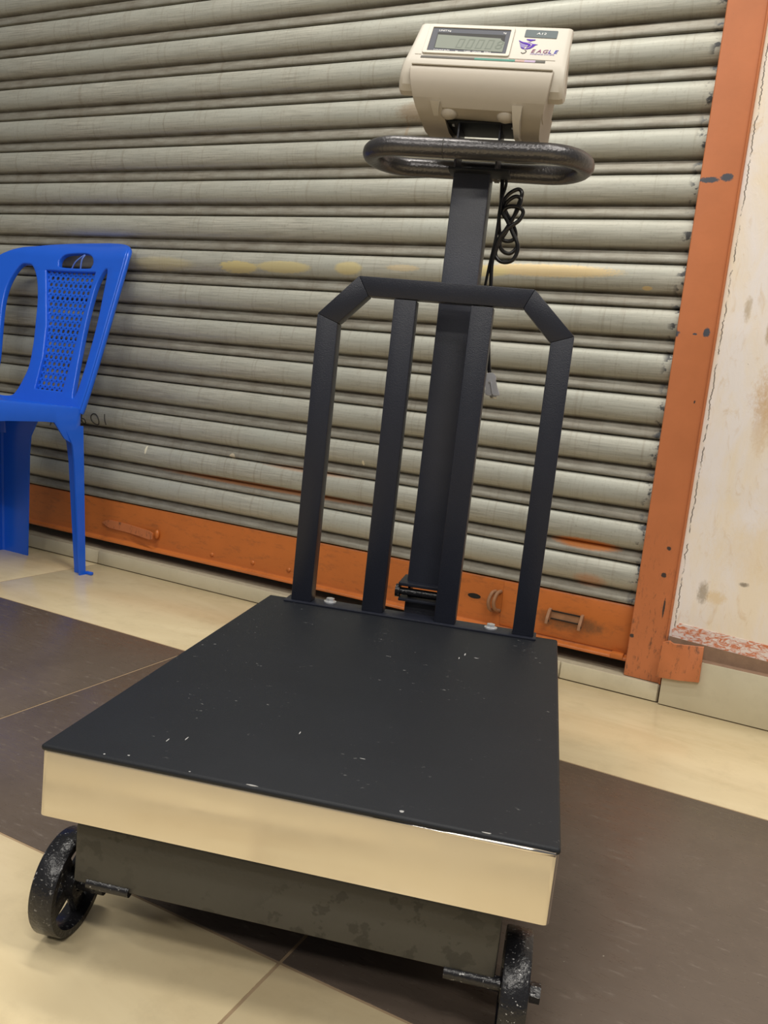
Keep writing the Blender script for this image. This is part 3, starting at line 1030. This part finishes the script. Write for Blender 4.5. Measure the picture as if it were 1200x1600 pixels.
# seam line and key strip
on_face('seam_line', flat([(-0.103, 0.0095), (-0.0930, 0.0093), (-0.0930, 0.0088), (-0.103, 0.0090)], 0.0001), 'crease', 0.0003)
on_face('seam_line', flat([(0.034, 0.0086), (0.0985, 0.0082), (0.0985, 0.0075), (0.034, 0.0079)], 0.0001), 'crease', 0.0003)
for (a, b, m) in ((-0.0925, -0.0140, 'strip'), (-0.0140, 0.0437, 'teal'), (0.0437, 0.0570, 'rose'), (0.0570, 0.0720, 'violet'), (0.0720, 0.0855, 'strip')):
    on_face('key_strip', flat([(a, 0.0062), (b, 0.0062), (b, 0.0024), (a, 0.0024)], 0.0002), m, 0.0004)

# ------------------------------------------------------------------ cable coil and plug
A0 = (0.0, 0.0)


def cp(px, py, dv=0.0):
    """cable sheet: picture-like units to the upright plane beside the pole"""
    return Vector((0.2796+(px-786)*0.000934+(290-py)*0.000012*0+(290-py)*(-0.0000), 0.700+dv, 0.8836-(py-290)*0.000938))


def cz(x4, y4, dv=0.0):
    x_, y_ = 660+x4/4.104, 270+y4/4.104
    # upright shear of the view: taken out here
    return Vector((0.2796+(x_-786)*0.000936+(y_-290)*0.000106, 0.700+dv, 0.8836-(y_-290)*0.000936-(x_-786)*0.00004))


bm = bmesh.new()
path = [cz(515, 20, -.004), cz(512, 110, -.004), cz(505, 210, -.002), cz(492, 300, 0), cz(500, 400, .002), cz(530, 432, .003), (cz(580, 425, .004)), cz(606, 390, .004), cz(590, 330, .003),
        cz(540, 250, .002), cz(520, 190, .001), cz(560, 130, 0), cz(620, 98, -.002), cz(645, 125, -.004), cz(625, 190, -.004), cz(590, 280, -.002), cz(545, 370, 0), cz(500, 450, .002), cz(520, 500, .004),
        cz(570, 508, .006), cz(615, 460, .006), cz(605, 400, .004), cz(560, 320, .002), cz(530, 250, 0), cz(545, 190, -.002), cz(600, 150, -.006), cz(640, 165, -.008), cz(620, 230, -.008), cz(570, 320, -.006),
        cz(510, 420, -.004), cz(472, 520, -.003), cz(495, 568, -.004), cz(545, 578, -.006), cz(598, 550, -.008), cz(625, 470, -.009), cz(590, 390, -.009), cz(550, 310, -.009), cz(520, 260, -.010), cz(560, 225, -.012),
        cz(625, 222, -.013), cz(656, 250, -.013), cz(630, 305, -.013), cz(560, 360, -.012), cz(505, 420, -.010), cz(470, 500, -.008), cz(450, 600, -.006), cz(446, 720, -.006), cz(446, 860, -.006), cz(438, 1000, -.006),
        cz(434, 1120, -.006), cz(436, 1230, -.006), cz(442, 1318, -.006)]
tube(bm, catmull(path, 6), 0.0031, 8)
cab = bm_obj('cable', bm, 'rubber', S, smooth=True, label='coiled black data cable hanging beside the pole')
bm = bmesh.new()
path = [cz(540, 20, -.008), cz(538, 90, -.008), cz(508, 190, -.008), cz(490, 320, -.006), cz(472, 440, -.006), cz(440, 580, -.006), cz(412, 712, -.004), cz(385, 850, -.001), cz(370, 900, 0.0)]
tube(bm, catmull(path, 6), 0.0023, 8)
bm_obj('cable_strand', bm, 'rubber', cab, smooth=True)
hood = [cz(x_, y_) for x_, y_ in ((398, 1350), (425, 1335), (430, 1322), (470, 1316), (488, 1335), (490, 1362), (482, 1372), (500, 1420), (512, 1440), (515, 1462), (440, 1475), (415, 1468), (412, 1440), (424, 1430), (412, 1375))]
o = part_prism('plug_hood', [(q.x, q.z) for q in hood], 'y', 0.6885, 0.6995, 'grey', cab, bev=0.0012, label='light grey plug hood')
rdg = [cz(x_, y_) for x_, y_ in ((450, 1375), (458, 1375), (474, 1462), (462, 1462))]
part_prism('hood_ridge', [(q.x, q.z) for q in rdg], 'y', 0.6868, 0.6890, 'grey', cab, bev=0.0005)
plug = [cz(x_, y_) for x_, y_ in ((446, 1466), (494, 1462), (494, 1486), (448, 1490))]
part_prism('plug_shell', [(q.x, q.z) for q in plug], 'y', 0.6900, 0.6985, 'nickel', cab, bev=0.0005)
bm = bmesh.new()
q = cz(448, 1378)
cyl(bm, (q.x, 0.6872, q.z), (q.x, 0.690, q.z), 0.0018, 10)
bm_obj('hood_screw', bm, 'chrome', cab, auto=40)

# ================================================================== CHAIR
CX = -1.80
ch = empty('plastic_chair', (CX, -0.34, 0.0), 0.0, category='chair', label='blue plastic chair with cane-pattern backrest standing against the roller shutter')
OY = 0.34      # children are written in world y, shifted here


def CP(x, y, z):
    return (x, y+OY, z)


TILT_A = math.atan2(0.125, 0.445)
LT = math.hypot(0.125, 0.445)


def bend(X, T, dz):
    """backrest sheet: X across, T up the slope, dz towards the sitter"""
    k = min(1.0, max(0.0, T/0.46))
    y = -0.16+T*0.125/LT
    z = 0.43+T*0.445/LT
    dish = 0.55*(X/0.19)**2*0.030*(0.35+0.65*k)
    roll = 0.0
    if T > 0.40:
        roll = 0.5*(T-0.40)**2/0.06
    n = Vector((0, -0.445/LT, 0.125/LT))
    p = Vector((X, y, z))+n*(dz+dish-roll)
    return CP(*p)


right = [(0.1535, -0.012), (0.1558, -0.0025), (0.161, 0.0463), (0.1652, 0.1107), (0.1690, 0.1808), (0.1725, 0.2598), (0.1765, 0.3394), (0.1785, 0.390), (0.1765, 0.418), (0.168, 0.436), (0.150, 0.4475), (0.1199, 0.4565), (0.075, 0.462), (0.0382, 0.4632)]
left = [(-0.0535, 0.4567), (-0.12, 0.446), (-0.1682, 0.4342), (-0.2150, 0.419), (-0.2575, 0.399), (-0.285, 0.372), (-0.292, 0.330), (-0.285, 0.26), (-0.262, 0.16), (-0.235, 0.06), (-0.205, -0.0025), (-0.203, -0.012)]


def smooth2(pts, n=4):
    return [(v.x, v.y) for v in catmull([(p[0], p[1], 0) for p in pts], n, True)]


outline = [(v.x, v.y) for v in catmull([(p[0], p[1], 0) for p in right+left], 4)]
rslot = smooth2([(0.119, 0.3746), (0.107, 0.3660), (0.0965, 0.3358), (0.0936, 0.2909), (0.0957, 0.2196), (0.1039, 0.1317), (0.1134, 0.0537), (0.1180, 0.0244), (0.1245, 0.0250), (0.1309, 0.0554), (0.1362, 0.1433), (0.1362, 0.2311), (0.1305, 0.3017), (0.1256, 0.3551)])
lslot = smooth2([(-0.1718, 0.377), (-0.1903, 0.3725), (-0.2061, 0.3472), (-0.2169, 0.3086), (-0.2169, 0.2554), (-0.2034, 0.1808), (-0.1876, 0.1073), (-0.1800, 0.0450), (-0.165, 0.0080), (-0.110, 0.0060), (-0.0900, 0.0200), (-0.0750, 0.0600), (-0.0690, 0.0991), (-0.0766, 0.1622), (-0.0905, 0.2256), (-0.1035, 0.2804), (-0.124, 0.3354), (-0.150, 0.3721)])
handle = smooth2([(-0.0493, 0.3765), (-0.0620, 0.3840), (-0.0638, 0.3975), (-0.0542, 0.4109), (-0.0348, 0.417), (0.0067, 0.42), (0.0304, 0.4180), (0.0503, 0.4085), (0.0599, 0.3942), (0.0581, 0.3820), (0.0457, 0.3765)])
latq = [(-0.101, 0.3650), (0.0790, 0.3655), (0.0758, 0.2899), (0.0745, 0.2181), (0.0760, 0.1296), (0.0741, 0.0357), (-0.0242, 0.0347), (-0.0274, 0.1207), (-0.046, 0.2101), (-0.072, 0.2822)]
me = shape2d(outline, [h[::-1] for h in (rslot, lslot, handle, latq)], 0.0045, 0.0035, 2)
bm = bmesh.new()
bm.from_mesh(me)
for k in range(1, 26):
    g_ = bm.verts[:]+bm.edges[:]+bm.faces[:]
    bmesh.ops.bisect_plane(bm, geom=g_, plane_co=(0, -0.04+k*0.02, 0), plane_no=(0, 1, 0))
for k in range(1, 17):
    g_ = bm.verts[:]+bm.edges[:]+bm.faces[:]
    bmesh.ops.bisect_plane(bm, geom=g_, plane_co=(-0.29+k*0.029, 0, 0), plane_no=(1, 0, 0))
bmesh.ops.remove_doubles(bm, verts=bm.verts[:], dist=0.0002)
for v in bm.verts:
    v.co = bend(v.co.x, v.co.y, v.co.z)
back = bm_obj('backrest', bm, 'blue', ch, auto=50)
# rolled outer rim of the backrest
bm = bmesh.new()
rim = [Vector(bend(x_, t_, -0.004)) for x_, t_ in [(v.x, v.y) for v in catmull([((p[0]-0.004 if p[0] > 0 else p[0]+0.004), p[1]-(0.004 if p[1] > 0.42 else 0), 0) for p in right+left], 4)]]
tube(bm, rim, 0.0085, 10)
bm_obj('rim', bm, 'blue', back, smooth=True)
# cane lattice: cells with an eight-sided hole and diamond gaps at the corners
bm = bmesh.new()
cw, chh = 0.0178, 0.0183


def inside(poly, x, y):
    c = False
    for i in range(len(poly)):
        (x1, y1), (x2, y2) = poly[i-1], poly[i]
        if (y1 > y) != (y2 > y) and x < (x2-x1)*(y-y1)/(y2-y1)+x1:
            c = not c
    return c


zoff = -0.002
for j in range(19):
    for i in range(11):
        x0 = -0.105+i*cw
        y0 = 0.0265+j*chh
        cx_, cy_ = x0+cw/2, y0+chh/2
        g2 = [(cx_+sx*cw*0.5, cy_+sy*chh*0.5) for sx in (-1, 1) for sy in (-1, 1)]
        if not any(inside(latq, *q) for q in g2+[(cx_, cy_)]):
            continue
        a = 0.0026
        hx, hy = cw/2, chh/2
        out = [(hx, -hy+a*0.8), (hx, hy-a*0.8), (hx-a, hy), (-hx+a, hy), (-hx, hy-a*0.8), (-hx, -hy+a*0.8), (-hx+a, -hy), (hx-a, -hy)]
        r1 = 0.0050
        inn = [(r1*math.cos(math.radians(q)), 1.05*r1*math.sin(math.radians(q))) for q in (-22, 22, 67, 112, 158, 202, 247, 292)]
        for layer in (0.0015, -0.0015):
            V1_ = [bm.verts.new(bend(cx_+p[0], cy_+p[1], zoff+layer)) for p in out]
            V2_ = [bm.verts.new(bend(cx_+p[0], cy_+p[1], zoff+layer*0.4)) for p in inn]
            for k in range(8):
                bm.faces.new((V1_[k], V1_[(k+1) % 8], V2_[(k+1) % 8], V2_[k]))
bm_obj('cane_lattice', bm, 'blue', back, label='blue moulded cane-pattern mesh')
# looped strand in the hand hole
bm = bmesh.new()
tube(bm, catmull([bend(-0.022, 0.373, -0.002), bend(-0.008, 0.395, 0.004), bend(0.016, 0.4165, 0.004), bend(0.014, 0.40, 0.005), bend(0.011, 0.372, -0.002)], 5), 0.0022, 8)
bm_obj('strand', bm, 'tie', back, smooth=True, label='pale blue looped strand tied in the hand hole')

# seat shell with arched aprons
bm = bmesh.new()
XL, XR, YR, YF = -0.145, 0.158, -0.150, -0.53


def sring(ins, dz, r):
    o = []
    for cx, cy, a0 in ((XR-r, YF+r, -math.pi/2), (XR-r, YR-r, 0), (XL+r, YR-r, math.pi/2), (XL+r, YF+r, math.pi)):
        for k in range(9):
            a = a0+math.pi/2*k/8
            o.append((cx+(r-ins)*math.cos(a), cy+(r-ins)*math.sin(a)))
    full = []
    L = len(o)
    for i in range(L):
        p, q = o[i], o[(i+1) % L]
        d = math.hypot(q[0]-p[0], q[1]-p[1])
        m = 9 if d > 0.06 else 1
        for k in range(m):
            full.append((p[0]+(q[0]-p[0])*k/m, p[1]+(q[1]-p[1])*k/m))
    return full


def arch(x_, y_):
    # distance to nearest corner along the apron
    d = min(math.hypot(x_-cx, y_-cy) for cx in (XL, XR) for cy in (YR, YF))
    t = min(1.0, max(0.0, (d-0.045)/0.065))
    t = t*t*(3-2*t)
    return 0.335+0.060*t


def seat_z(y_):
    return 0.432+0.012*min(1, max(0, (YR-y_)/0.3))


rings = []
for ins, kind, r in ((0.055, -0.012, 0.06), (0.020, -0.002, 0.034), (0.006, 0.0, 0.034), (0.0, -0.006, 0.034), (0.0, 'low', 0.034), (0.004, 'low', 0.034), (0.006, -0.012, 0.034)):
    rg = []
    for (x_, y_) in sring(ins, 0, r):
        z = arch(x_, y_) if kind == 'low' else seat_z(y_)+kind
        rg.append(bm.verts.new(CP(x_, y_, z)))
    rings.append(rg)
n = len(rings[0])
for A, Bq in zip(rings, rings[1:]):
    for i in range(n):
        bm.faces.new((A[i], A[(i+1) % n], Bq[(i+1) % n], Bq[i]))
bm.faces.new(rings[0])
bm_obj('seat', bm, 'blue', ch, auto=50)


def leg(top, foot, sx, sy, fx_t, fx_b, fy_t, fy_b, th=0.0045, tab=None):
    """angle-section leg: corner line from top to foot; flange fx runs to sx*x, flange fy to sy*y"""
    bm = bmesh.new()
    rings = []
    for k in range(9):
        t = k/8
        x_, y_, z = (top[i]+(foot[i]-top[i])*t for i in range(3))
        q = t if t < 1 else 1
        fl = max(0, 1-t*5)**2*0.03
        fx = fx_t+(fx_b-fx_t)*q+fl
        fy = fy_t+(fy_b-fy_t)*q+fl
        prof = [(0, 0), (sx*fx, 0), (sx*fx, sy*th), (sx*(th+0.004), sy*th), (sx*th, sy*(th+0.004)), (sx*th, sy*fy), (0, sy*fy)]
        rings.append([bm.verts.new(CP(x_+a, y_+b, z)) for a, b in prof])
    n = 7
    for A, Bq in zip(rings, rings[1:]):
        for i in range(n):
            bm.faces.new((A[i], A[(i+1) % n], Bq[(i+1) % n], Bq[i]))
    bm.faces.new(rings[0])
    bm.faces.new(rings[-1][::-1])
    if tab:
        x_, y_, z = foot
        box(bm, CP(min(x_-0.004, x_+tab[0]), min(y_, y_+tab[1]), 0.0), CP(max(x_, x_+tab[0]), max(y_, y_+tab[1]), 0.008), 0.002)
    return bm_obj('leg', bm, 'blue', ch, auto=35)


leg((0.157, -0.158, 0.385), (0.196, -0.160, 0.0), -1, -1, 0.055, 0.036, 0.034, 0.020, tab=(0.018, 0.010))
leg((-0.144, -0.158, 0.385), (-0.155, -0.125, 0.0), 1, -1, 0.110, 0.098, 0.05, 0.040)
leg((0.157, -0.527, 0.385), (0.190, -0.545, 0.0), -1, 1, 0.055, 0.036, 0.075, 0.045)
leg((-0.144, -0.527, 0.385), (-0.185, -0.545, 0.0), 1, 1, 0.055, 0.036, 0.075, 0.045)
